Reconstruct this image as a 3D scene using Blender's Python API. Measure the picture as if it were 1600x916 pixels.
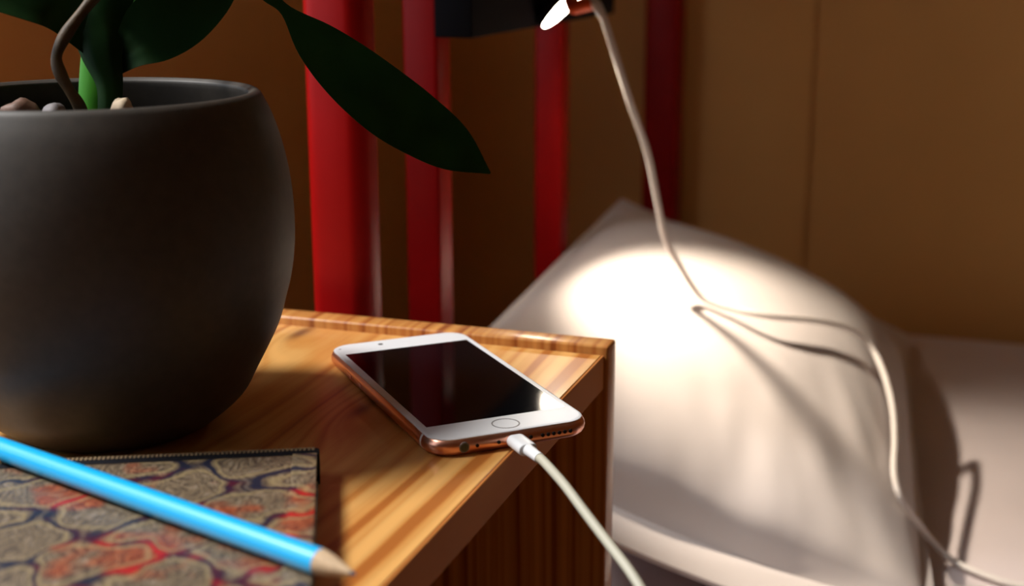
import bpy, bmesh, math, random
from mathutils import Vector, Matrix, noise as mnoise

scene = bpy.context.scene
for o in list(bpy.data.objects):
    bpy.data.objects.remove(o, do_unlink=True)
C = scene.collection
MM = 0.001                      # all lengths below are millimetres
V = Vector
random.seed(7)

# ------------------------------------------------------------------ camera
cam = bpy.data.cameras.new('camera')
cam_o = bpy.data.objects.new('camera', cam)
C.objects.link(cam_o)
r_ = V((0.94581518, 0.32470001, -0.00188256))
u_ = V((-0.07854393, 0.23440767, 0.96896021))
w_ = V((-0.31506267, 0.91630942, -0.24720955))
m = Matrix((r_, u_, -w_)).transposed().to_4x4()
m.translation = V((155.29, -583.1, 183.6)) * MM
cam_o.matrix_world = m
cam.sensor_width = 36.0
cam.lens = 2112.08 / 1600 * 36.0
cam.clip_start = 0.01
cam.dof.use_dof = True
cam.dof.focus_distance = 0.545
cam.dof.aperture_fstop = 7.6
scene.camera = cam_o

# ------------------------------------------------------------------ world, sun, exposure
world = bpy.data.worlds.new('world')
scene.world = world
world.use_nodes = True
bg = world.node_tree.nodes['Background']
bg.inputs[0].default_value = (0.80, 0.88, 1.0, 1)
bg.inputs[1].default_value = 1.9
sun = bpy.data.lights.new('sun_window_left_offscreen', 'SUN')   # daylight through window_1
sun.energy = 5.0
sun.angle = math.radians(14)
sun.color = (1.0, 0.97, 0.93)
sun_o = bpy.data.objects.new('sun_window_left_offscreen', sun)
C.objects.link(sun_o)
sun_o.location = (-3, -0.4, 1.8)
sun_o.rotation_euler = V((0.956, 0.292, -1.28)).to_track_quat('-Z', 'Y').to_euler()
scene.view_settings.view_transform = 'Standard'
scene.view_settings.look = 'None'
scene.view_settings.gamma = 1.0
scene.view_settings.use_curve_mapping = False
scene.view_settings.exposure = 0.0


# ------------------------------------------------------------------ helpers: scene objects
def tag(o, label=None, cat=None, group=None, kind=None):
    if label: o['label'] = label
    if cat: o['category'] = cat
    if group: o['group'] = group
    if kind: o['kind'] = kind
    return o

def thing(name, loc, label=None, cat=None, group=None, kind=None):
    o = bpy.data.objects.new(name, None)
    o.empty_display_size = 0.02
    C.objects.link(o)
    o.location = V(loc) * MM
    return tag(o, label, cat, group, kind)

def wloc(o):
    p = V((0, 0, 0))
    while o is not None:
        p += o.location
        o = o.parent
    return p

def obj(name, bm, mat, parent=None, origin=None, smooth=True):
    """link a bmesh given in world millimetres as one mesh object"""
    org = V(origin) * MM if origin is not None else (wloc(parent) if parent else V((0, 0, 0)))
    bmesh.ops.recalc_face_normals(bm, faces=bm.faces)
    me = bpy.data.meshes.new(name)
    for v in bm.verts:
        v.co = v.co * MM - org
    bm.to_mesh(me)
    bm.free()
    for p in me.polygons:
        p.use_smooth = smooth
    if smooth:
        try:
            me.set_sharp_from_angle(angle=math.radians(40))
        except Exception:
            pass
    me.materials.append(mat)
    o = bpy.data.objects.new(name, me)
    C.objects.link(o)
    if parent:
        o.parent = parent
        o.location = org - wloc(parent)
    else:
        o.location = org
    return o

# ------------------------------------------------------------------ helpers: shapes (mm)
def box(bm, lo, hi, bev=0.0, seg=2, frame=None):
    lo, hi = V(lo), V(hi)
    r = bmesh.ops.create_cube(bm, size=1.0)
    vs = r['verts']
    c, s = (lo + hi) / 2, hi - lo
    for v in vs:
        v.co = V((v.co.x * s.x + c.x, v.co.y * s.y + c.y, v.co.z * s.z + c.z))
    if bev > 0:
        es = list({e for v in vs for e in v.link_edges})
        bmesh.ops.bevel(bm, geom=es, offset=bev, segments=seg, profile=0.5, affect='EDGES')
    if frame is not None:
        for v in bm.verts:
            v.co = frame @ v.co
    return bm

def newbox(lo, hi, bev=0.0, seg=2, frame=None):
    return box(bmesh.new(), lo, hi, bev, seg, frame)

def lathe(profile, centre, n=64, axis='Z'):
    bm = bmesh.new()
    rings = []
    for r, z in profile:
        if r < 1e-4:
            rings.append([bm.verts.new((centre[0], centre[1], centre[2] + z))])
        else:
            rings.append([bm.verts.new((centre[0] + r * math.cos(2 * math.pi * k / n),
                                        centre[1] + r * math.sin(2 * math.pi * k / n),
                                        centre[2] + z)) for k in range(n)])
    for a, b in zip(rings, rings[1:]):
        for k in range(n):
            k2 = (k + 1) % n
            if len(a) == 1 and len(b) == 1: continue
            if len(a) == 1: bm.faces.new((a[0], b[k], b[k2]))
            elif len(b) == 1: bm.faces.new((a[k], a[k2], b[0]))
            else: bm.faces.new((a[k], a[k2], b[k2], b[k]))
    return bm

def catmull(pts, n=8):
    pts = [V(p) for p in pts]
    P = [2 * pts[0] - pts[1]] + pts + [2 * pts[-1] - pts[-2]]
    out = []
    for i in range(1, len(P) - 2):
        for k in range(n):
            t = k / n
            p0, p1, p2, p3 = P[i - 1], P[i], P[i + 1], P[i + 2]
            out.append(0.5 * ((2 * p1) + (-p0 + p2) * t + (2 * p0 - 5 * p1 + 4 * p2 - p3) * t * t
                              + (-p0 + 3 * p1 - 3 * p2 + p3) * t ** 3))
    out.append(pts[-1])
    return out

def tube(pts, rad, n=12, sub=8, bm=None, cap=True):
    """tube along a smooth line; rad a number or function of 0..1"""
    bm = bm or bmesh.new()
    c = catmull(pts, sub) if sub else [V(p) for p in pts]
    f = rad if callable(rad) else (lambda t: rad)
    nrm = None
    rings = []
    for i, p in enumerate(c):
        d = (c[min(i + 1, len(c) - 1)] - c[max(i - 1, 0)]).normalized()
        if nrm is None:
            nrm = d.orthogonal().normalized()
        nrm = (nrm - d * nrm.dot(d)).normalized()
        b = d.cross(nrm)
        r = f(i / (len(c) - 1))
        rings.append([bm.verts.new(p + r * (math.cos(2 * math.pi * k / n) * nrm + math.sin(2 * math.pi * k / n) * b))
                      for k in range(n)])
    for a, b in zip(rings, rings[1:]):
        for k in range(n):
            bm.faces.new((a[k], a[(k + 1) % n], b[(k + 1) % n], b[k]))
    if cap:
        bm.faces.new(rings[0][::-1])
        bm.faces.new(rings[-1])
    return bm

def rounded_rect(hx, hy, rad, n=8):
    out = []
    for cx, cy, a0 in ((1, 1, 0), (-1, 1, 90), (-1, -1, 180), (1, -1, 270)):
        for k in range(n + 1):
            a = math.radians(a0 + 90 * k / n)
            out.append((cx * (hx - rad) + rad * math.cos(a), cy * (hy - rad) + rad * math.sin(a)))
    return out

def loft(sections, close=True):
    """sections: lists of equal length of 3-D points"""
    bm = bmesh.new()
    rs = [[bm.verts.new(p) for p in s] for s in sections]
    n = len(rs[0])
    for a, b in zip(rs, rs[1:]):
        for k in range(n):
            bm.faces.new((a[k], a[(k + 1) % n], b[(k + 1) % n], b[k]))
    if close:
        bm.faces.new(rs[0][::-1])
        bm.faces.new(rs[-1])
    return bm

# ------------------------------------------------------------------ helpers: materials
def material(name):
    mt = bpy.data.materials.new(name)
    mt.use_nodes = True
    nt = mt.node_tree
    return mt, nt, nt.nodes['Principled BSDF']

def N(nt, typ, **kw):
    n = nt.nodes.new(typ)
    for k, v in kw.items():
        if k.startswith('i_'):
            n.inputs[k[2:]].default_value = v
        else:
            setattr(n, k, v)
    return n

def math_n(nt, op, a, b=None, c=None):
    n = nt.nodes.new('ShaderNodeMath')
    n.operation = op
    for i, x in enumerate((a, b, c)):
        if x is None: continue
        if hasattr(x, 'links') or hasattr(x, 'is_linked'):
            nt.links.new(x, n.inputs[i])
        else:
            n.inputs[i].default_value = x
    return n.outputs[0]

def ramp(nt, fac, stops, interp='LINEAR'):
    n = nt.nodes.new('ShaderNodeValToRGB')
    n.color_ramp.interpolation = interp
    els = n.color_ramp.elements
    while len(els) < len(stops):
        els.new(0.5)
    for e, (p, c) in zip(els, stops):
        e.position = p
        e.color = (*c, 1)
    nt.links.new(fac, n.inputs[0])
    return n.outputs[0]

def mixc(nt, fac, a, b, blend='MIX'):
    n = nt.nodes.new('ShaderNodeMix')
    n.data_type = 'RGBA'
    n.blend_type = blend
    for sock, x in ((n.inputs[0], fac), (n.inputs[6], a), (n.inputs[7], b)):
        if hasattr(x, 'is_linked'):
            nt.links.new(x, sock)
        elif isinstance(x, tuple):
            sock.default_value = (*x, 1)
        else:
            sock.default_value = x
    return n.outputs[2]

def noise_n(nt, vec, scale, detail=2.0, rough=0.5, dims='3D', w=None):
    n = nt.nodes.new('ShaderNodeTexNoise')
    n.noise_dimensions = dims
    n.inputs['Scale'].default_value = scale
    n.inputs['Detail'].default_value = detail
    n.inputs['Roughness'].default_value = rough
    if vec is not None and dims != '1D': nt.links.new(vec, n.inputs['Vector'])
    if w is not None: nt.links.new(w, n.inputs['W'])
    return n.outputs[0]

def mapped(nt, scale=(1, 1, 1), rot=(0, 0, 0), loc=(0, 0, 0)):
    t = nt.nodes.new('ShaderNodeTexCoord')
    mp = nt.nodes.new('ShaderNodeMapping')
    mp.inputs['Scale'].default_value = scale
    mp.inputs['Rotation'].default_value = rot
    mp.inputs['Location'].default_value = loc
    nt.links.new(t.outputs['Object'], mp.inputs['Vector'])
    return mp.outputs[0]

def bump(nt, bsdf, height, strength=0.3, dist=0.001):
    b = nt.nodes.new('ShaderNodeBump')
    b.inputs['Strength'].default_value = strength
    b.inputs['Distance'].default_value = dist
    nt.links.new(height, b.inputs['Height'])
    nt.links.new(b.outputs[0], bsdf.inputs['Normal'])

def simple(name, col, rough=0.5, metal=0.0, spec=0.5, coat=0.0, var=0.0, vscale=40, bmp=0.0, bscale=300):
    mt, nt, b = material(name)
    b.inputs['Roughness'].default_value = rough
    b.inputs['Metallic'].default_value = metal
    b.inputs['Specular IOR Level'].default_value = spec
    b.inputs['Coat Weight'].default_value = coat
    vec = mapped(nt)
    if var > 0:
        f = noise_n(nt, vec, vscale, 3)
        lo = tuple(max(0, c * (1 - var)) for c in col)
        hi = tuple(min(1, c * (1 + var)) for c in col)
        nt.links.new(ramp(nt, f, [(0.3, lo), (0.7, hi)]), b.inputs['Base Color'])
    else:
        b.inputs['Base Color'].default_value = (*col, 1)
    if bmp > 0:
        bump(nt, b, noise_n(nt, vec, bscale, 3), bmp, 0.0004)
    return mt

def wood(name, axes, knots=(), light=(0.72, 0.38, 0.115), mid=(0.62, 0.265, 0.06), dark=(0.42, 0.135, 0.024),
         rough=0.38, spec=0.5, coat=0.35, freq=46.0, seed=0.0, warp=0.020):
    """axes: (across, along) component letters in object space; knots: (across, along, size) in metres"""
    mt, nt, b = material(name)
    t = nt.nodes.new('ShaderNodeTexCoord')
    sp = nt.nodes.new('ShaderNodeSeparateXYZ')
    nt.links.new(t.outputs['Object'], sp.inputs[0])
    a = sp.outputs[axes[0]]
    l = sp.outputs[axes[1]]
    cb = nt.nodes.new('ShaderNodeCombineXYZ')
    nt.links.new(math_n(nt, 'MULTIPLY', a, 9.0), cb.inputs[0])
    nt.links.new(math_n(nt, 'MULTIPLY', l, 2.6), cb.inputs[1])
    cb.inputs[2].default_value = seed
    w1 = math_n(nt, 'MULTIPLY', math_n(nt, 'SUBTRACT', noise_n(nt, cb.outputs[0], 1.0, 2, 0.45), 0.5), warp * 2)
    x = math_n(nt, 'ADD', a, w1)
    kdark = None
    for ka, kl, ks in knots:
        da = math_n(nt, 'DIVIDE', math_n(nt, 'SUBTRACT', a, ka), ks)
        dl = math_n(nt, 'DIVIDE', math_n(nt, 'SUBTRACT', l, kl), ks * 3.0)
        d2 = math_n(nt, 'ADD', math_n(nt, 'MULTIPLY', da, da), math_n(nt, 'MULTIPLY', dl, dl))
        e = math_n(nt, 'POWER', 2.718, math_n(nt, 'MULTIPLY', d2, -0.55))
        x = math_n(nt, 'ADD', x, math_n(nt, 'MULTIPLY', e, ks * 2.2))
        kd = math_n(nt, 'POWER', 2.718, math_n(nt, 'MULTIPLY', d2, -9.0))
        kdark = kd if kdark is None else math_n(nt, 'MAXIMUM', kdark, kd)
    rings = noise_n(nt, None, 1.0, 1.5, 0.5, '1D', w=math_n(nt, 'MULTIPLY', x, freq * 2.2))
    cb2 = nt.nodes.new('ShaderNodeCombineXYZ')
    nt.links.new(math_n(nt, 'MULTIPLY', a, 900.0), cb2.inputs[0])
    nt.links.new(math_n(nt, 'MULTIPLY', l, 25.0), cb2.inputs[1])
    cb2.inputs[2].default_value = seed
    fib = noise_n(nt, cb2.outputs[0], 1.0, 2, 0.6)
    f = math_n(nt, 'ADD', math_n(nt, 'MULTIPLY', rings, 0.86), math_n(nt, 'MULTIPLY', fib, 0.14))
    col = ramp(nt, f, [(0.33, dark), (0.44, mid), (0.56, light), (0.72, tuple(min(1, c * 1.12) for c in light))])
    if kdark is not None:
        col = mixc(nt, kdark, col, (0.16, 0.05, 0.012))
    nt.links.new(col, b.inputs['Base Color'])
    b.inputs['Roughness'].default_value = rough
    b.inputs['Specular IOR Level'].default_value = spec
    b.inputs['Coat Weight'].default_value = coat
    b.inputs['Coat Roughness'].default_value = 0.16
    bump(nt, b, f, 0.12, 0.0003)
    return mt

# ------------------------------------------------------------------ materials
M = {}
M['wall'] = simple('wall_paint', (0.80, 0.43, 0.13), 0.75, var=0.05, vscale=6, bmp=0.15, bscale=400)
M['ceil'] = simple('ceiling_paint', (0.74, 0.64, 0.48), 0.85, var=0.03, vscale=5)
M['floor'] = wood('floor_wood', ('X', 'Y'), light=(0.48, 0.28, 0.13), mid=(0.40, 0.21, 0.09), dark=(0.24, 0.11, 0.045), freq=40)
M['frame'] = simple('window_frame_paint', (0.62, 0.56, 0.46), 0.5, var=0.03)
M['red'] = simple('red_gloss_paint', (0.33, 0.003, 0.003), 0.38, spec=0.15, coat=0.0, var=0.08, vscale=30)
M['pot'] = simple('dark_glazed_clay', (0.046, 0.037, 0.028), 0.55, var=0.15, vscale=220, bmp=0.10, bscale=1500)
M['soil'] = simple('dark_bark_soil', (0.02, 0.014, 0.01), 0.95, var=0.5, vscale=300, bmp=1.0, bscale=400)
M['rosegold'] = simple('rose_gold_aluminium', (0.86, 0.42, 0.29), 0.30, metal=1.0, var=0.02)
M['antenna'] = simple('white_antenna_plastic', (0.78, 0.74, 0.72), 0.4)
M['bezel'] = simple('white_glass_bezel', (0.80, 0.81, 0.83), 0.34, spec=0.35)
M['screen'] = simple('black_glass_screen', (0.003, 0.003, 0.004), 0.07, spec=0.2)
M['hole'] = simple('dark_hole', (0.006, 0.004, 0.004), 0.8)
M['jack'] = simple('jack_lining', (0.05, 0.06, 0.03), 0.4)
M['ring'] = simple('home_button_ring', (0.20, 0.19, 0.19), 0.4)
M['cable'] = simple('white_rubber', (0.80, 0.74, 0.70), 0.45, var=0.02)
M['cord'] = simple('aged_white_rubber', (0.50, 0.48, 0.38), 0.5, var=0.03)
M['plug'] = simple('white_plug_plastic', (0.82, 0.84, 0.86), 0.3)
M['lampblack'] = simple('black_lamp_metal', (0.005, 0.005, 0.007), 0.8, spec=0.12)
M['orange'] = simple('orange_plastic', (0.75, 0.09, 0.01), 0.4)
M['pages'] = simple('cream_pages', (0.42, 0.36, 0.24), 0.8, var=0.15, vscale=900)
M['blackcloth'] = simple('black_book_cloth', (0.006, 0.006, 0.010), 0.75, spec=0.2, var=0.3, vscale=500)
M['trim'] = simple('woven_trim', (0.28, 0.19, 0.10), 0.7, var=0.5, vscale=1500)
M['bluepaint'] = simple('sky_blue_lacquer', (0.012, 0.50, 1.0), 0.30, coat=0.5)
M['rawwood'] = simple('sharpened_wood', (0.62, 0.44, 0.27), 0.7, var=0.12, vscale=500)
M['lead'] = simple('blue_lead', (0.05, 0.09, 0.14), 0.5)
M['root'] = simple('brown_root_skin', (0.085, 0.046, 0.013), 0.6, var=0.4, vscale=150, bmp=0.4, bscale=600)
M['stone_brown'] = simple('brown_pebble', (0.16, 0.08, 0.05), 0.6, var=0.3, vscale=200)
M['stone_grey'] = simple('grey_pebble', (0.30, 0.27, 0.27), 0.7, var=0.25, vscale=200)
M['stone_cream'] = simple('cream_pebble', (0.58, 0.45, 0.30), 0.7, var=0.2, vscale=200)

def fabric(name, col, wscale=900.0, fold=0.0):
    mt, nt, b = material(name)
    vec = mapped(nt)
    f = noise_n(nt, vec, 14, 2)
    nt.links.new(ramp(nt, f, [(0.3, tuple(c * 0.95 for c in col)), (0.7, col)]), b.inputs['Base Color'])
    b.inputs['Roughness'].default_value = 0.85
    b.inputs['Sheen Weight'].default_value = 0.15
    b.inputs['Specular IOR Level'].default_value = 0.2
    bump(nt, b, noise_n(nt, vec, wscale, 2), 0.15, 0.0002)
    return mt
M['linen'] = fabric('white_cotton', (0.70, 0.635, 0.62))
M['sheet'] = fabric('pale_sheet', (0.76, 0.67, 0.68))

def leaf_mat(name, col, edge):
    mt, nt, b = material(name)
    vec = mapped(nt)
    f = noise_n(nt, vec, 60, 3)
    nt.links.new(ramp(nt, f, [(0.3, col), (0.75, edge)]), b.inputs['Base Color'])
    b.inputs['Roughness'].default_value = 0.45
    b.inputs['Specular IOR Level'].default_value = 0.12
    tr = nt.nodes.new('ShaderNodeBsdfTranslucent')
    tr.inputs[0].default_value = (0.06, 0.22, 0.02, 1)
    mx = nt.nodes.new('ShaderNodeMixShader')
    mx.inputs[0].default_value = 0.12
    out = nt.nodes['Material Output']
    nt.links.new(b.outputs[0], mx.inputs[1])
    nt.links.new(tr.outputs[0], mx.inputs[2])
    nt.links.new(mx.outputs[0], out.inputs[0])
    return mt
M['leaf'] = leaf_mat('dark_leaf', (0.010, 0.036, 0.010), (0.018, 0.060, 0.014))
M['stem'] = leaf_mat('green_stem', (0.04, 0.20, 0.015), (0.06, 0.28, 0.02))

def emission(name, col, strength):
    mt = bpy.data.materials.new(name)
    mt.use_nodes = True
    nt = mt.node_tree
    nt.nodes.clear()
    e = nt.nodes.new('ShaderNodeEmission')
    e.inputs[0].default_value = (*col, 1)
    e.inputs[1].default_value = strength
    o = nt.nodes.new('ShaderNodeOutputMaterial')
    nt.links.new(e.outputs[0], o.inputs[0])
    return mt
M['led'] = emission('lit_lamp_disc', (1.0, 0.84, 0.66), 60.0)

def pane_mat():
    mt = bpy.data.materials.new('window_glass')
    mt.use_nodes = True
    nt = mt.node_tree
    nt.nodes.clear()
    t = nt.nodes.new('ShaderNodeBsdfTransparent')
    g = nt.nodes.new('ShaderNodeBsdfGlossy')
    g.inputs['Roughness'].default_value = 0.02
    mx = nt.nodes.new('ShaderNodeMixShader')
    mx.inputs[0].default_value = 0.06
    o = nt.nodes.new('ShaderNodeOutputMaterial')
    nt.links.new(t.outputs[0], mx.inputs[1])
    nt.links.new(g.outputs[0], mx.inputs[2])
    nt.links.new(mx.outputs[0], o.inputs[0])
    return mt
M['pane'] = pane_mat()

# ------------------------------------------------------------------ the room
FLOOR, CEIL = -520.0, 1700.0
WX, WY = -430.0, 850.0          # wall_back plane x = WX, wall_right plane y = WY
XM, YM = 2600.0, -2400.0
tag(obj('floor', newbox((WX - 80, YM, FLOOR - 40), (XM, WY + 80, FLOOR)), M['floor'], origin=(0, 0, FLOOR)), 'brown wooden floor', kind='structure')
tag(obj('ceiling', newbox((WX - 80, YM, CEIL), (XM, WY + 80, CEIL + 40)), M['ceil'], origin=(0, 0, CEIL)), 'plain pale ceiling', kind='structure')
# wall behind the headboard, with the window opening that lets the daylight in
wy0, wy1, wz0, wz1 = -850.0, 40.0, 70.0, 1000.0
bm = bmesh.new()
box(bm, (WX - 80, YM, FLOOR), (WX, wy0, CEIL))
box(bm, (WX - 80, wy1, FLOOR), (WX, WY + 80, CEIL))
box(bm, (WX - 80, wy0, FLOOR), (WX, wy1, wz0))
box(bm, (WX - 80, wy0, wz1), (WX, wy1, CEIL))
tag(obj('wall_back', bm, M['wall'], origin=(WX, 0, FLOOR), smooth=False), 'tan painted wall behind the red headboard', kind='structure')
wr = tag(obj('wall_right', newbox((WX, WY + 6, FLOOR), (XM, WY + 80, CEIL)), M['wall'], origin=(0, WY, FLOOR)),
         'tan panelled wall along the bed', kind='structure')
tag(obj('wall_left', newbox((WX - 80, YM - 80, FLOOR), (XM, YM, CEIL)), M['wall'], origin=(0, YM, FLOOR)), 'tan painted wall across the room from the bed', kind='structure')
tag(obj('wall_front', newbox((XM, YM - 80, FLOOR), (XM + 80, WY + 80, CEIL)), M['wall'], origin=(XM, 0, FLOOR)), 'tan painted wall beyond the foot of the bed', kind='structure')
for x0, x1 in ((WX, -8), (-5, 610), (613, 1230), (1233, 1850), (1853, XM)):
    obj('panel', newbox((x0, WY, FLOOR), (x1, WY + 6, CEIL), 1.2, 2), M['wall'], wr)
win = thing('window_1', (WX, (wy0 + wy1) / 2, wz0), 'pale framed window in the wall behind the headboard', kind='structure')
bm = bmesh.new()
for lo, hi in (((WX - 70, wy0, wz0), (WX - 30, wy1, wz0 + 35)), ((WX - 70, wy0, wz1 - 35), (WX - 30, wy1, wz1)),
               ((WX - 70, wy0, wz0 + 35), (WX - 30, wy0 + 35, wz1 - 35)), ((WX - 70, wy1 - 35, wz0 + 35), (WX - 30, wy1, wz1 - 35))):
    box(bm, lo, hi)
obj('window_frame', bm, M['frame'], win, smooth=False)
obj('pane', newbox((WX - 52, wy0 + 35, wz0 + 35), (WX - 48, wy1 - 35, wz1 - 35)), M['pane'], win)

# ------------------------------------------------------------------ nightstand
NX, NY0 = -300.0, -400.0
PT, LIP = 14.0, 4.4
ns = thing('nightstand', (-150, -193, FLOOR), 'varnished pine nightstand with a low raised lip along its side panel', 'nightstand')
def rel(x, y, z=0):     # world mm -> nightstand object metres
    return ((x + 150) * MM, (y + 193) * MM, (z - FLOOR) * MM)
k1 = rel(-151.8, -10.6); k2 = rel(-74.4, -105.4); k3 = rel(-120, -330)
M['top_wood'] = wood('pine_top', ('X', 'Y'), knots=((k1[0], k1[1], 0.012), (k2[0], k2[1], 0.010), (k3[0], k3[1], 0.011)))
M['panel_wood'] = wood('pine_panel', ('X', 'Z'), freq=95, seed=4.0, warp=0.005, light=(0.60, 0.27, 0.07), mid=(0.50, 0.18, 0.04), dark=(0.32, 0.09, 0.018))
M['edge_wood'] = wood('pine_edge', ('X', 'Y'), freq=60, seed=9.0, warp=0.004, light=(0.56, 0.22, 0.06), mid=(0.50, 0.18, 0.045), dark=(0.40, 0.13, 0.03), coat=0.0, rough=0.7, spec=0.1)
obj('top_board', newbox((NX + 10, NY0 + PT, -16.5), (-1.2, 0, 0), 0.5, 1), M['top_wood'], ns)
obj('edge_band', newbox((-1.2, NY0 + PT, -16.5), (0, 0, -0.2), 0.3, 1), M['edge_wood'], ns)
for y0, y1 in ((0, PT), (NY0, NY0 + PT)):
    sp = obj('side_panel', newbox((NX, y0, FLOOR), (2.1, y1, LIP), 1.4, 3), M['panel_wood'], ns)
obj('back_panel', newbox((NX, NY0 + PT, FLOOR + 40), (NX + 10, 0, 0), 0.5, 1), M['panel_wood'], ns)
obj('shelf', newbox((NX + 10, NY0 + PT, -300), (-6, 0, -284), 0.8, 2), M['top_wood'], ns)
obj('bottom_board', newbox((NX + 10, NY0 + PT, FLOOR + 40), (-6, 0, FLOOR + 56), 0.8, 2), M['top_wood'], ns)

# ------------------------------------------------------------------ bed: frame, mattress, pillow
MAT = -200.0
bed = thing('bed', (-156, 430, FLOOR), 'glossy red wooden bed frame with upright headboard posts', 'bed')
def upright(name, cx, cy, sx, sy, z0, z1, bev):
    return obj(name, newbox((cx - sx / 2, cy - sy / 2, z0), (cx + sx / 2, cy + sy / 2, z1), bev, 4), M['red'], bed)
upright('corner_post', -158, 56, 34, 26, FLOOR, 330, 9)
upright('corner_post', -156, 812, 36, 36, FLOOR, 330, 5)
upright('slat', -154, 163, 22, 22, -330, 262, 2.5)
upright('slat', -154, 412, 22, 22, -330, 262, 2.5)
obj('head_rail', newbox((-168, 40, 255), (-144, 828, 300), 3, 3), M['red'], bed)
obj('head_rail', newbox((-166, 60, -345), (-146, 800, -315), 3, 3), M['red'], bed)
obj('side_rail', newbox((-140, 34, -360), (1780, 54, -300), 3, 3), M['red'], bed)
obj('side_rail', newbox((-140, 824, -360), (1780, 844, -300), 3, 3), M['red'], bed)
obj('bed_base', newbox((-140, 54, -340), (1780, 824, -330)), M['red'], bed)
upright('foot_post', 1795, 50, 36, 36, FLOOR, -150, 5)
upright('foot_post', 1795, 815, 36, 36, FLOOR, -150, 5)

# mattress: soft rounded block with faint creases in the sheet
def mattress_mesh():
    bm = bmesh.new()
    x0, x1, y0, y1, zb = -136.5, 1770.0, 55.0, 823.0, -329.5
    nx, ny = 150, 90
    R = 22.0
    def prof(d):     # drop near the edge
        return R - math.sqrt(max(0.0, R * R - max(0.0, R - d) ** 2)) if d < R else 0.0
    grid = []
    for i in range(nx + 1):
        fx = (i / nx) ** 1.6
        x = x0 + (x1 - x0) * fx
        row = []
        for j in range(ny + 1):
            y = y0 + (y1 - y0) * (0.5 - 0.5 * math.cos(math.pi * j / ny))
            d = min(x - x0, x1 - x, y - y0, y1 - y)
            z = MAT - prof(d)
            cr = mnoise.noise(V((x * 0.0045, y * 0.017 + x * 0.002, 1.7))) * 2.2
            cr += max(0, mnoise.noise(V((x * 0.004 + 5, y * 0.03 + x * 0.004, 8.2)))) * 2.0
            z += cr * min(1, d / 30)
            row.append(bm.verts.new((x, y, z)))
        grid.append(row)
    for i in range(nx):
        for j in range(ny):
            bm.faces.new((grid[i][j], grid[i + 1][j], grid[i + 1][j + 1], grid[i][j + 1]))
    loop = [grid[i][0] for i in range(nx + 1)] + [grid[nx][j] for j in range(1, ny + 1)] + \
           [grid[i][ny] for i in range(nx - 1, -1, -1)] + [grid[0][j] for j in range(ny - 1, 0, -1)]
    low = [bm.verts.new((v.co.x, v.co.y, zb)) for v in loop]
    n = len(loop)
    for k in range(n):
        bm.faces.new((loop[k], low[k], low[(k + 1) % n], loop[(k + 1) % n]))
    bm.faces.new(low)
    return bm
mt_o = obj('mattress', mattress_mesh(), M['sheet'], origin=(800, 430, -329))
tag(mt_o, 'mattress covered with a pale pinkish sheet on the red bed frame', 'mattress')

# pillow leaning on the headboard: cushion between four corner points, with a flat hem
PA, PB = V((-140, 575, -34)), V((108, 735, -182))     # far end: at headboard, on mattress
PC_, PD = V((160, 122, -188)), V((-138, 60, -72))    # near end: on mattress, at headboard
PN = ((PB - PA).cross(PD - PA)).normalized()
if PN.z < 0: PN = -PN
def smooth01(x):
    x = min(1, max(0, x))
    return x * x * (3 - 2 * x)
def pillow_mid(s, t):
    p = (PD * (1 - t) + PA * t) * (1 - s) + (PC_ * (1 - t) + PB * t) * s
    e = math.sin(math.pi * s) * (1 - smooth01(t / 0.55))
    p = p + V((0, 26, -30)) * e                         # near edge sags to the mattress
    p = p + V((-4, 0, 0)) * math.sin(math.pi * t) * s  # drawn-in right edge
    return p
def pillow_bulge(s, t):
    s2 = min(1, max(0, (s - 0.02) / 0.955))
    t2 = min(1, max(0, (t - 0.075) / 0.905))
    return (4 * s2 * (1 - s2)) ** (0.50 + 0.16 * smooth01((s2 - 0.5) / 0.4)) * (4 * t2 * (1 - t2)) ** (0.42 + 0.42 * smooth01((t2 - 0.5) / 0.45))
def pillow_wrinkle(s, t):
    p = V((s * 1.0, t * 1.0, 0))
    q = V(((s + 0.8 * t) * 7.0, (t - 0.5 * s) * 3.2, 2.0))
    w = mnoise.noise(q) * 5.5 + mnoise.noise(q * 2.1) * 2.2
    k = (1 - smooth01((t - 0.05) / 0.5)) * smooth01((s - 0.1) / 0.4)
    k2 = smooth01((s - 0.72) / 0.2) * 0.7
    return w * max(k, k2, 0.10)
def pillow_point(s, t, side=1):
    b = pillow_bulge(s, t)
    if side > 0:
        p = pillow_mid(s, t) + PN * (1.5 + 64 * b + pillow_wrinkle(s, t) * min(1, b * 1.4))
        seam = math.exp(-((t - 0.078) / 0.008) ** 2)
        return p - PN * 2.5 * seam
    p = pillow_mid(s, t) - PN * (1.5 + 46 * b)
    if p.z < MAT + 4: p.z = MAT + 4
    if p.x < -139: p.x = -139
    return p
def pillow_mesh():
    bm = bmesh.new()
    n1, n2 = 90, 130
    top = [[bm.verts.new(pillow_point(i / n1, j / n2)) for j in range(n2 + 1)] for i in range(n1 + 1)]
    bot = [[bm.verts.new(pillow_point(i / n1, j / n2, -1)) for j in range(n2 + 1)] for i in range(n1 + 1)]
    for g in (top, bot):
        for i in range(n1):
            for j in range(n2):
                bm.faces.new((g[i][j], g[i + 1][j], g[i + 1][j + 1], g[i][j + 1]))
    per = [(i, 0) for i in range(n1 + 1)] + [(n1, j) for j in range(1, n2 + 1)] + [(i, n2) for i in range(n1 - 1, -1, -1)] + [(0, j) for j in range(n2 - 1, 0, -1)]
    for a, b in zip(per, per[1:] + per[:1]):
        bm.faces.new((top[a[0]][a[1]], top[b[0]][b[1]], bot[b[0]][b[1]], bot[a[0]][a[1]]))
    return bm
pl_o = obj('pillow', pillow_mesh(), M['linen'], origin=(0, 400, MAT))
tag(pl_o, 'plump white cotton pillow leaning against the red headboard', 'pillow')

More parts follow.
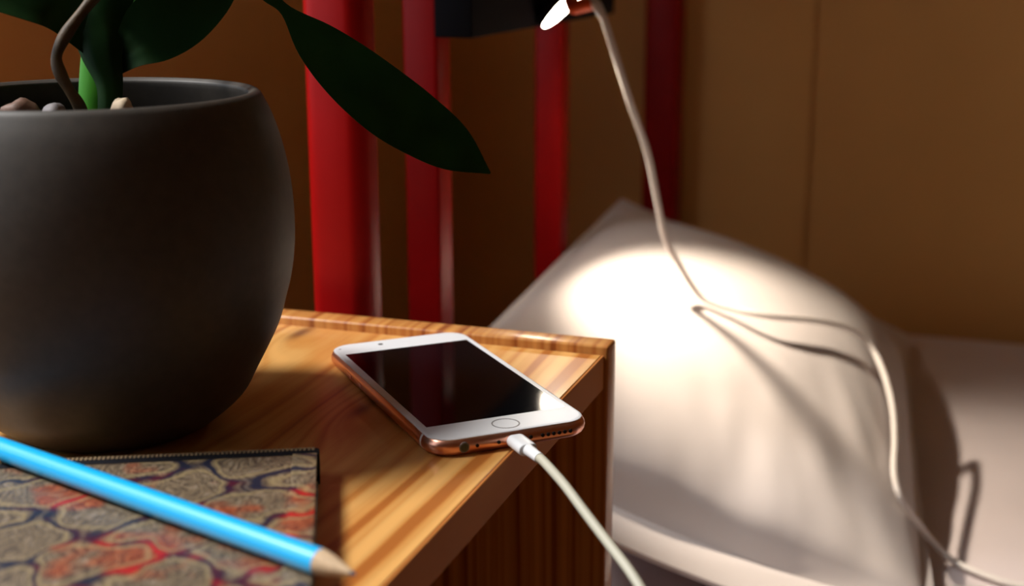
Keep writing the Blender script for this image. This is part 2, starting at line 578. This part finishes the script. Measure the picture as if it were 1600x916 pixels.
# ------------------------------------------------------------------ lamp clamped to the headboard rail
lamp = thing('bed_lamp', (-117, 265, 136), 'black bar lamp with a lit white disc hanging above the pillow', 'lamp')
obj('housing', newbox((-141.7, 144.4, 134.2), (-118.3, 459.3, 226), 1.2, 3), M['lampblack'], lamp)
obj('clamp', newbox((-143, 270, 220), (-122, 320, 304), 1.5, 2), M['lampblack'], lamp)
obj('clamp', newbox((-172, 270, 300.2), (-122, 320, 306), 1.5, 2), M['lampblack'], lamp)
dn = V((0.72, 0.0, -0.69)).normalized()
dc = V((-104.1, 270.2, 149.6))
def disc_frame(c, n):
    x = n.cross(V((0, 1, 0))).normalized(); y = n.cross(x)
    mtx = Matrix((x, y, n)).transposed().to_4x4(); mtx.translation = c
    return mtx
fr = disc_frame(dc, dn)
def placed(bm, fr):
    for v in bm.verts: v.co = fr @ v.co
    return bm
obj('lamp_head', placed(lathe([(0, -7), (14, -7), (19.6, -3), (20.4, 0), (20.4, 3.4), (19.4, 3.4), (19.2, 0.6), (0, 0.4)], (0, 0, 0), 40), fr), M['lampblack'], lamp)
obj('light_disc', placed(lathe([(0, 1.3), (19.0, 1.3), (19.0, 3.0), (18.3, 3.5), (0, 3.8)], (0, 0, 0), 40), fr), M['led'], lamp)
# the one beam of this lamp, leaving from its lit disc
lamp_l = bpy.data.lights.new('lamp_beam', 'SPOT')
lamp_l.energy = 7.8
lamp_l.color = (1.0, 0.86, 0.68)
lamp_l.spot_size = math.radians(80)
lamp_l.spot_blend = 0.70
lamp_l.shadow_soft_size = 0.006
lamp_lo = bpy.data.objects.new('lamp_beam', lamp_l)
C.objects.link(lamp_lo)
lamp_lo.parent = lamp
lamp_lo.location = (dc + dn * 6) * MM - wloc(lamp)
lamp_lo.rotation_euler = V((0.56, 0.07, -0.82)).to_track_quat('-Z', 'Y').to_euler()
obj('bracket', newbox((-119.3, 262.2, 168), (-100.1, 278.2, 186), 2, 2), M['lampblack'], lamp)
obj('socket', tube([(-93, 250, 156), (-88, 242.5, 148.5), (-84, 243, 148.6), (-77, 244.6, 150.4)], 4.6, 14, 4), M['orange'], lamp)
obj('cord_grip', tube([(-78, 244.6, 151), (-73.5, 244.0, 149.3), (-69.5, 243.4, 143.6)], lambda t: 4.2 - 1.6 * t, 14, 4), M['plug'], lamp)

# ------------------------------------------------------------------ lamp cable over the pillow
cable_pts = [(-72.5, 243.9, 149.3), (-68.9, 243.3, 142.8), (-62.9, 246.6, 123.1), (-53.9, 257.8, 88.4), (-45.6, 273.2, 53.9), (-39.4, 284.3, 14.2),
             (-35.6, 288.8, -6.1), (-27.8, 295.6, -23.3), (-19.7, 300.8, -38.6), (-13.0, 304.0, -47.4), (-5.2, 305.6, -51.6), (4.7, 307.1, -54.3),
             (31.3, 313.8, -59.6), (61.5, 354.8, -71.4), (83.2, 392.9, -87.2), (97.4, 397.9, -102.8), (107.9, 374.5, -114.2), (116.1, 342.3, -126.8),
             (120.4, 303.1, -135.9), (123.2, 258.9, -141.5), (129.3, 238.1, -149.4), (142.6, 254.5, -174.3), (159.4, 257.5, -192.9), (179.0, 244.4, -195.4),
             (205.1, 233.8, -195.4), (241.1, 234.2, -193.1), (293.5, 238.6, -186.8)]
cb_o = obj('lamp_cable', tube(cable_pts, 2.2, 12, 8), M['cable'], origin=(0, 250, -30))
tag(cb_o, 'white cable hanging from the black lamp and trailing over the pillow', 'cable')

# ------------------------------------------------------------------ potted orchid
pc = V((-161.9, -149.6, 0.05))
plant = thing('potted_orchid', pc, 'dark round clay pot holding a green orchid with broad leaves', 'potted plant')
prof_out = [(0, 0), (33, 0), (37.5, 0.8), (41.5, 3.2), (52, 12), (59.5, 22), (68.3, 38.5), (72, 49.7), (74.3, 58), (75.9, 68), (76.5, 80),
            (75.6, 95), (73, 109), (69.6, 120), (66.3, 127), (64.8, 129.2), (63.2, 130), (61.6, 129.4), (60.4, 127.6),
            (62.5, 120), (65, 108), (66, 96), (60, 40), (0, 30)]
def smooth_profile(p, n=4):
    c = catmull([(r, 0, z) for r, z in p], n)
    return [(max(0, q.x), q.z) for q in c]
pr_ = smooth_profile([(r * 0.97 + (1.5 if z < 15 else 0), z * 1.010) for r, z in prof_out[2:20]], 4)
pr_ = [(0, 0), (33, 0)] + pr_ + [(65.5, 105), (66, 92), (55, 40), (0, 34)]
obj('pot', lathe(pr_, pc, 96), M['pot'], plant)
def soil_mesh():
    bm = lathe([(0, 0), (12, 0), (24, 0), (36, 0), (46, 0), (55, 0), (62.5, 0), (62.5, -8), (0, -8)], pc + V((0, 0, 116.5)), 48)
    for v in bm.verts:
        if v.co.z > 115:
            v.co.z += mnoise.noise(v.co * 0.12) * 2.5
    return bm
obj('soil', soil_mesh(), M['soil'], plant)

def leaf(name, pts, widths, normal, mat, cup=0.22, thick=1.1, n=6, nw=8, taper_normals=None):
    """blade along a smooth centre line; normal = list of facing directions along it"""
    c = catmull(pts, n)
    L = len(c)
    W = catmull([(w, 0, 0) for w in widths], n)
    Nn = catmull(normal, n) if len(normal) > 1 else [V(normal[0])] * L
    bm = bmesh.new()
    rows = []
    for side in (1, -1):
        g = []
        for i, p in enumerate(c):
            d = (c[min(i + 1, L - 1)] - c[max(i - 1, 0)]).normalized()
            nn = Nn[i] - d * Nn[i].dot(d); nn.normalize()
            b = d.cross(nn).normalized()
            w = max(0.15, W[i].x)
            row = []
            for k in range(nw + 1):
                a = -1 + 2 * k / nw
                h = cup * w * a * a + 0.04 * w * math.cos(a * math.pi) 
                th = thick * 0.5 * (1 - 0.75 * a * a) * min(1, w / 3) + 0.08
                groove = -0.5 * math.exp(-(a / 0.13) ** 2) * min(1, w / 8)
                row.append(bm.verts.new(p + b * (w * a) + nn * (h + side * th + groove)))
            g.append(row)
        rows.append(g)
    for g in rows:
        for i in range(L - 1):
            for k in range(nw):
                bm.faces.new((g[i][k], g[i + 1][k], g[i + 1][k + 1], g[i][k + 1]))
    t, u = rows
    for i in range(L - 1):
        for k in (0, nw):
            bm.faces.new((t[i][k], t[i + 1][k], u[i + 1][k], u[i][k]))
    for i in (0, L - 1):
        for k in range(nw):
            bm.faces.new((t[i][k], t[i][k + 1], u[i][k + 1], u[i][k]))
    return obj(name, bm, mat, plant)
back = -w_
leaf('leaf', [(-166.4, -125.5, 162.0), (-158.4, -118.2, 178.8), (-140.1, -107.5, 187.3), (-120.1, -101.7, 175.1), (-112.6, -98.3, 166.0), (-107.1, -94.8, 159.7),
              (-98.2, -89.4, 148.3), (-87.9, -82.5, 136.3), (-74.6, -75.0, 123.1), (-64.3, -66.4, 113.3), (-50.9, -57.2, 102.0), (-38.3, -48.2, 91.0)],
     [3, 5, 6, 5, 3.2, 2.4, 8.5, 12.2, 13.8, 13.2, 9.8, 0.4],
     [V((0, -0.3, 1))] * 3 + [V((0.3, -0.8, 0.4))] * 2 + [back + V((0, 0, 0.1))] * 7, M['leaf'], cup=0.12)
leaf('leaf', [(-164.8, -130.5, 137.3), (-156.8, -128.8, 145.7), (-148.0, -126.0, 153.0), (-138.3, -120.2, 162.1), (-131.1, -112.0, 175.2), (-128.5, -100.3, 190.9)],
     [3, 8, 12.5, 14, 13, 5], [back + V((0.0, 0, 0.45)), back + V((0.1, 0, 0.2)), back + V((0.35, 0, -0.2))] + [back + V((0.35, 0, -0.35))] * 3, M['leaf'], cup=0.18)
# dark sheath folded around the front of the stem
leaf('leaf_sheath', [(-160.2, -142.0, 119.0), (-161.0, -138.6, 133.0), (-165.0, -136.8, 146.0), (-167.6, -133.0, 158.0), (-163.5, -127.5, 172.0)],
     [4.2, 5.0, 8.0, 10.5, 9.0], [back + V((0.25, 0, 0))], M['leaf'], cup=-0.3)
leaf('leaf', [(-169.2, -133.9, 146.5), (-176.2, -140.6, 158.9), (-184.2, -149.9, 167.0), (-197.2, -161.4, 173.5), (-211.5, -174.7, 174.8)],
     [5, 9, 13, 14, 6], [back + V((0, 0, 0.6))], M['leaf'], cup=0.2)
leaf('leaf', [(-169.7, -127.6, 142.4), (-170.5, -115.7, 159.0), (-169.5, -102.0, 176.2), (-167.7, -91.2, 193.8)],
     [4, 9, 12, 10], [back + V((0.2, 0, 0.3))], M['stem'], cup=0.3)  # rear leaf: brighter stem green stands in for light falling on it
leaf('leaf', [(-172.6, -128.7, 149.8), (-177.6, -123.7, 166.7), (-187.1, -116.3, 186.2)],
     [6, 9, 8], [back], M['leaf'], cup=0.25)
def stem_mesh():
    pts = catmull([(-167.1, -138.2, 118.9), (-168.0, -135.6, 130.7), (-169.1, -131.6, 142.7), (-168.9, -128.3, 154.7), (-168.9, -124.6, 164.3)], 5)
    secs = []
    for i, p in enumerate(pts):
        t = i / (len(pts) - 1)
        a, b = 8.2 - 1.0 * t, 5.0 - 0.8 * t
        secs.append([p + r_ * (a * math.cos(q)) + V((0.32, -0.95, 0)) * (b * math.sin(q) * (1 + 0.12 * math.cos(3 * q)))
                     for q in [2 * math.pi * k / 20 for k in range(20)]])
    return loft(secs)
obj('stem', stem_mesh(), M['stem'], plant)
obj('aerial_root', tube([(-162.7, -133.9, 170.7), (-165.6, -138.5, 165.3), (-169.2, -145.1, 157.5), (-171.9, -150.1, 150.6), (-173.0, -153.3, 144.2), (-171.8, -153.4, 138.3),
                         (-170.1, -151.2, 132.1), (-168.5, -148.0, 125.6), (-167.4, -146.5, 117.0)],
                        lambda t: 2.3 + 0.25 * math.sin(t * 23), 12, 6), M['root'], plant)

def pebble(x, y, z, rx, ry, rz, mat, label, seed):
    bm = bmesh.new()
    bmesh.ops.create_icosphere(bm, subdivisions=3, radius=1.0)
    for v in bm.verts:
        k = 1 + 0.28 * mnoise.noise(v.co * 1.3 + V((seed * 3.1, 0, 0)))
        v.co = V((v.co.x * rx * k, v.co.y * ry * k, v.co.z * rz * k))
    rot = Matrix.Rotation(seed * 1.1, 3, 'Z')
    for v in bm.verts:
        v.co = rot @ v.co + V((x, y, z))
    o = obj('pebble', bm, mat, origin=(x, y, z - rz))
    return tag(o, label, 'pebble', 'pebbles on the soil in the pot')
pebble(-183.5, -162.5, 123.0, 7.5, 5.5, 6.4, M['stone_brown'], 'brown rounded pebble at the pot rim beside the leafy stem', 1)
pebble(-168.5, -163.5, 122.3, 7.0, 4.6, 6.2, M['stone_grey'], 'flat grey pebble at the foot of the brown aerial root', 2)
pebble(-151.0, -146.0, 123.2, 4.6, 4.0, 6.4, M['stone_cream'], 'small cream pebble just beside the green stem', 3)

# ------------------------------------------------------------------ phone
ph_c = V((-47.3, -76.8, 0))
ph_a = math.radians(42.856)
PH = Matrix.Translation(ph_c) @ Matrix.Rotation(ph_a, 4, 'Z')
phone = thing('smartphone', ph_c, 'rose gold smartphone with white bezel and dark screen, charging on the nightstand', 'phone')
def ph_loft(levels, name, mat, parent=phone):
    secs = []
    for hx, hy, rad, z in levels:
        secs.append([PH @ V((x, y, z)) for x, y in rounded_rect(hx, hy, rad, 10)])
    return obj(name, loft(secs), mat, parent)
HX, HY, HR = 33.5, 69.1, 10.2
lev = []
for k in range(9):
    a = math.pi * k / 8
    ins = 2.6 * (1 - math.sin(a)) if True else 0
    lev.append((HX - ins, HY - ins, HR - ins * 0.6, 0.15 + 3.4 * (1 - math.cos(a))))
body = ph_loft(lev, 'body', M['rosegold'])
glass = ph_loft([(HX - 1.3, HY - 1.3, HR - 1.0, 6.3), (HX - 1.25, HY - 1.25, HR - 1.0, 6.75), (HX - 1.7, HY - 1.7, HR - 1.2, 7.02), (HX - 2.4, HY - 2.4, HR - 1.8, 7.1)], 'front_glass', M['bezel'])
bm = bmesh.new()
box(bm, (-29.25, -52.0, 7.05), (29.25, 52.0, 7.16)); 
for v in bm.verts: v.co = PH @ v.co
obj('screen', bm, M['screen'], phone, smooth=False)
def ring(r0, r1, z0, z1, c, n=40):
    return lathe([(r0, z0), (r1, z0), (r1, z1), (r0, z1), (r0, z0)], c, n)
hb = placed(ring(5.0, 5.5, 7.06, 7.2, V((0, -60.3, 0))), PH)
obj('home_button', hb, M['ring'], phone)
obj('front_camera', placed(lathe([(0, 7.06), (1.15, 7.06), (1.15, 7.17), (0, 7.17)], V((-9.6, 61.3, 0)), 20), PH), M['hole'], phone)
obj('proximity_sensor', placed(lathe([(0, 7.06), (0.55, 7.06), (0.55, 7.14), (0, 7.14)], V((-29.0, 61.0, 0)), 16), PH), M['ring'], phone)
obj('earpiece', placed(newbox((-5.5, 60.7, 7.06), (5.5, 61.9, 7.13), 0.02, 1), PH), M['bezel'], phone)
def end_hole(name, lx, r, mat, z=3.55, depth=0.25):
    bm = lathe([(0, 0), (r, 0), (r, depth + 0.9), (0, depth + 0.9)], V((0, 0, 0)), 20)
    f = PH @ Matrix.Translation((lx, -HY + 0.9, z)) @ Matrix.Rotation(math.radians(90), 4, 'X')
    return obj(name, placed(bm, f), mat, phone)
j = end_hole('headphone_jack', -20.6, 2.05, M['ring'], depth=0.10)
bm = lathe([(0, 0), (1.6, 0), (1.6, 1.2), (0, 1.2)], V((0, 0, 0)), 20)
obj('jack_opening', placed(bm, PH @ Matrix.Translation((-20.6, -HY + 0.9, 3.55)) @ Matrix.Rotation(math.radians(90), 4, 'X')), M['jack'], j)
end_hole('microphone_hole', -15.4, 0.7, M['hole'])
end_hole('screw', -6.6, 0.75, M['hole'])
end_hole('screw', 6.6, 0.75, M['hole'])
for k in range(6):
    end_hole('speaker_hole', 11.6 + 2.35 * k, 0.75, M['hole'])
# white antenna band wrapping the long side near the bottom end
for sx in (-1, 1):
    secs = []
    for yy in (-57.2, -55.9):
        secs.append([PH @ V((sx * (HX + 0.06 - 2.6 * (1 - math.sin(math.pi * k / 8))), yy, 0.15 + 3.4 * (1 - math.cos(math.pi * k / 8)))) for k in range(1, 8)] +
                    [PH @ V((sx * (HX - 4), yy, 5.6)), PH @ V((sx * (HX - 4), yy, 1.2))])
    obj('antenna_band', loft(secs), M['antenna'], phone)
obj('side_button', placed(newbox((-HX - 0.25, 30, 2.4), (-HX + 0.6, 40, 4.6), 0.4, 2), PH), M['rosegold'], phone)
obj('side_button', placed(newbox((-HX - 0.25, 16, 2.4), (-HX + 0.6, 26, 4.6), 0.4, 2), PH), M['rosegold'], phone)

# ------------------------------------------------------------------ charging cable
ey = V((-math.sin(ph_a), math.cos(ph_a), 0))
ex = V((math.cos(ph_a), math.sin(ph_a), 0))
port = ph_c - ey * HY
def out(s, z, side=0): return port - ey * s + ex * side + V((0, 0, z))
cc = thing('charging_cable', out(5, -0.0), 'white charging cable plugged into the bottom of the phone', 'cable')
def capsule_plug():
    secs = []
    for s, k in ((0.25, 0.86), (0.5, 0.95), (1.2, 1.0), (11.2, 1.0), (12.0, 0.95), (12.3, 0.80)):
        secs.append([out(s, 3.6 + y * k, x * k) for x, y in rounded_rect(3.85, 2.35, 2.3, 6)])
    return loft(secs)
obj('plug', capsule_plug(), M['plug'], cc)
obj('strain_relief', tube([out(12.2, 3.6), out(16, 3.7), out(22, 3.8)], lambda t: 2.35 - 0.35 * t, 16, 4), M['plug'], cc)
obj('cord', tube([out(21.5, 3.8), out(25.7, 3.8), out(41.6, 1.4), out(55, -1.9), out(66.2, -4.7), out(80, -7.9), out(91, -10.6), out(101, -14.6), out(114, -23), out(126, -40), out(133, -66),
                  out(136, -110), out(136, -200), out(132, -330), out(128, -450), out(140, -505), out(170, -517), out(240, -517.8)], 1.75, 12, 6), M['cord'], cc)

# ------------------------------------------------------------------ notebook
na = math.radians(26.0)
nx_ = V((-math.cos(na), -math.sin(na), 0))     # along the spine edge, away from the visible corner
ny_ = V((math.sin(na), -math.cos(na), 0))      # along the right edge, towards the near side
nc = V((-57.5, -177.5, 0))
NB = Matrix((nx_, ny_, V((0, 0, 1)))).transposed().to_4x4(); NB.translation = nc
NL, NW, NT = 175.0, 118.0, 12.0
nb = thing('notebook', nc + nx_ * 80 + ny_ * 60, 'hardcover notebook with a red and gold scalloped pattern cover', 'notebook')
def cover_mat():
    mt, nt, b = material('marbled_cover')
    t = nt.nodes.new('ShaderNodeTexCoord')
    mp = nt.nodes.new('ShaderNodeMapping')
    mp.inputs['Rotation'].default_value = (0, 0, -na)
    nt.links.new(t.outputs['Object'], mp.inputs['Vector'])
    vec = mp.outputs[0]
    nz = nt.nodes.new('ShaderNodeTexNoise'); nz.inputs['Scale'].default_value = 70; nz.inputs['Detail'].default_value = 1
    nt.links.new(vec, nz.inputs['Vector'])
    vm = nt.nodes.new('ShaderNodeVectorMath'); vm.operation = 'MULTIPLY_ADD'
    nt.links.new(nz.outputs['Color'], vm.inputs[0]); vm.inputs[1].default_value = (0.016, 0.016, 0); nt.links.new(vec, vm.inputs[2])
    sp = nt.nodes.new('ShaderNodeSeparateXYZ'); nt.links.new(vm.outputs[0], sp.inputs[0])
    x = math_n(nt, 'MULTIPLY', sp.outputs[0], 2 * math.pi / 0.046)
    y = math_n(nt, 'MULTIPLY', sp.outputs[1], 2 * math.pi / 0.036)
    f = math_n(nt, 'ADD', math_n(nt, 'COSINE', x), math_n(nt, 'COSINE', y))
    f = math_n(nt, 'ADD', f, math_n(nt, 'MULTIPLY', math_n(nt, 'SINE', math_n(nt, 'MULTIPLY', x, 2.0)), 0.35))
    af = math_n(nt, 'ABSOLUTE', f)
    line = math_n(nt, 'SUBTRACT', 1.0, math_n(nt, 'SMOOTH_MIN', math_n(nt, 'DIVIDE', af, 0.30), 1.0, 0.2))
    line = math_n(nt, 'MAXIMUM', line, 0.0)
    rim = math_n(nt, 'SUBTRACT', 1.0, math_n(nt, 'MINIMUM', math_n(nt, 'DIVIDE', math_n(nt, 'ABSOLUTE', math_n(nt, 'SUBTRACT', af, 0.55)), 0.22), 1.0))
    # fine combed strokes inside the scales
    cb = nt.nodes.new('ShaderNodeCombineXYZ')
    nt.links.new(math_n(nt, 'MULTIPLY', sp.outputs[0], 900), cb.inputs[0]); nt.links.new(math_n(nt, 'MULTIPLY', sp.outputs[1], 260), cb.inputs[1])
    st = noise_n(nt, cb.outputs[0], 1.0, 3, 0.6)
    base = ramp(nt, st, [(0.28, (0.025, 0.018, 0.016)), (0.43, (0.10, 0.072, 0.05)), (0.56, (0.20, 0.145, 0.085)), (0.74, (0.30, 0.24, 0.20))])
    big = noise_n(nt, vec, 42, 2, 0.5)
    warm = ramp(nt, st, [(0.3, (0.10, 0.012, 0.008)), (0.6, (0.38, 0.07, 0.02)), (0.75, (0.42, 0.22, 0.05))])
    fac = ramp(nt, big, [(0.56, (0, 0, 0)), (0.66, (0.8, 0.8, 0.8))])
    col = mixc(nt, fac, base, warm)
    col = mixc(nt, math_n(nt, 'MULTIPLY', rim, 0.6), col, (0.36, 0.27, 0.13))
    lc = ramp(nt, big, [(0.50, (0.014, 0.016, 0.035)), (0.58, (0.07, 0.006, 0.02)), (0.68, (0.42, 0.01, 0.012))])
    col = mixc(nt, math_n(nt, 'MINIMUM', math_n(nt, 'MULTIPLY', line, 1.6), 1.0), col, lc)
    nt.links.new(col, b.inputs['Base Color'])
    b.inputs['Roughness'].default_value = 0.42
    bump(nt, b, st, 0.25, 0.0003)
    return mt
M['cover'] = cover_mat()
def nbox(lo, hi, bev=0.4, seg=2): return placed(newbox(lo, hi, bev, seg), NB)
obj('back_cover', nbox((0, 0, 0.1), (NL, NW, 2.0), 0.7), M['cover'], nb)
obj('page_block', nbox((2.2, 3, 2.0), (NL - 2.2, NW - 2.5, 10.0), 0.2, 1), M['pages'], nb)
obj('front_cover', nbox((0, 7.6, 10.0), (NL, NW, NT), 0.8, 3), M['cover'], nb)
obj('cover_flap', nbox((0, 7.6, NT - 0.2), (8.5, NW, NT + 0.5), 0.4), M['cover'], nb)
def spine():
    secs = []
    for x in (-0.6, 0.2, NL - 0.2, NL + 0.6):
        k = 0.94 if x in (-0.6, NL + 0.6) else 1.0
        pr = [(7.4, 0.1), (7.4, 11.9), (5.4, 12.3), (3.0, 12.25), (1.0, 11.7), (-0.8, 9.8), (-1.4, 6.4), (-0.8, 2.6), (1.0, 0.5)]
        secs.append([NB @ V((x, 3 + (y - 3) * k, 6.4 + (z - 6.4) * k)) for y, z in pr])
    return loft(secs)
obj('spine', spine(), M['blackcloth'], nb)
bm = bmesh.new()
xx = 1.0
while xx < NL - 1:
    box(bm, (xx, 2.0, 12.0), (xx + 0.9, 4.6, 12.45), 0)
    xx += 1.5
tr_o = obj('stitched_trim', placed(bm, NB), M['trim'], nb, smooth=False)
tr_o['kind'] = 'stuff'

# ------------------------------------------------------------------ pencil
p0, p1 = V((-9.5, -270.2, 0)), V((-154.9, -225.3, 0))
pd = (p1 - p0).normalized()
PR = 3.95
zc = NT + 0.5 + PR + 0.02
def pp(s): return V((p0.x, p0.y, zc)) + pd * s
pen = thing('pencil', pp(85) - V((0, 0, PR)), 'sky blue round pencil lying across the patterned notebook', 'pencil')
obj('barrel', tube([pp(0), pp(0.4), pp(60), pp(120), pp(174.6), pp(175)], lambda t: PR, 32, 0), M['bluepaint'], pen)
obj('sharpened_cone', tube([pp(0.05), pp(-3), pp(-6), pp(-9), pp(-11.8)], lambda t: (PR - 0.06) * (1 - 0.80 * t ** 1.25), 32, 0), M['rawwood'], pen)
obj('lead', tube([pp(-11.6), pp(-12.6), pp(-13.4)], lambda t: 0.78 * (1 - 0.6 * t), 14, 0), M['lead'], pen)
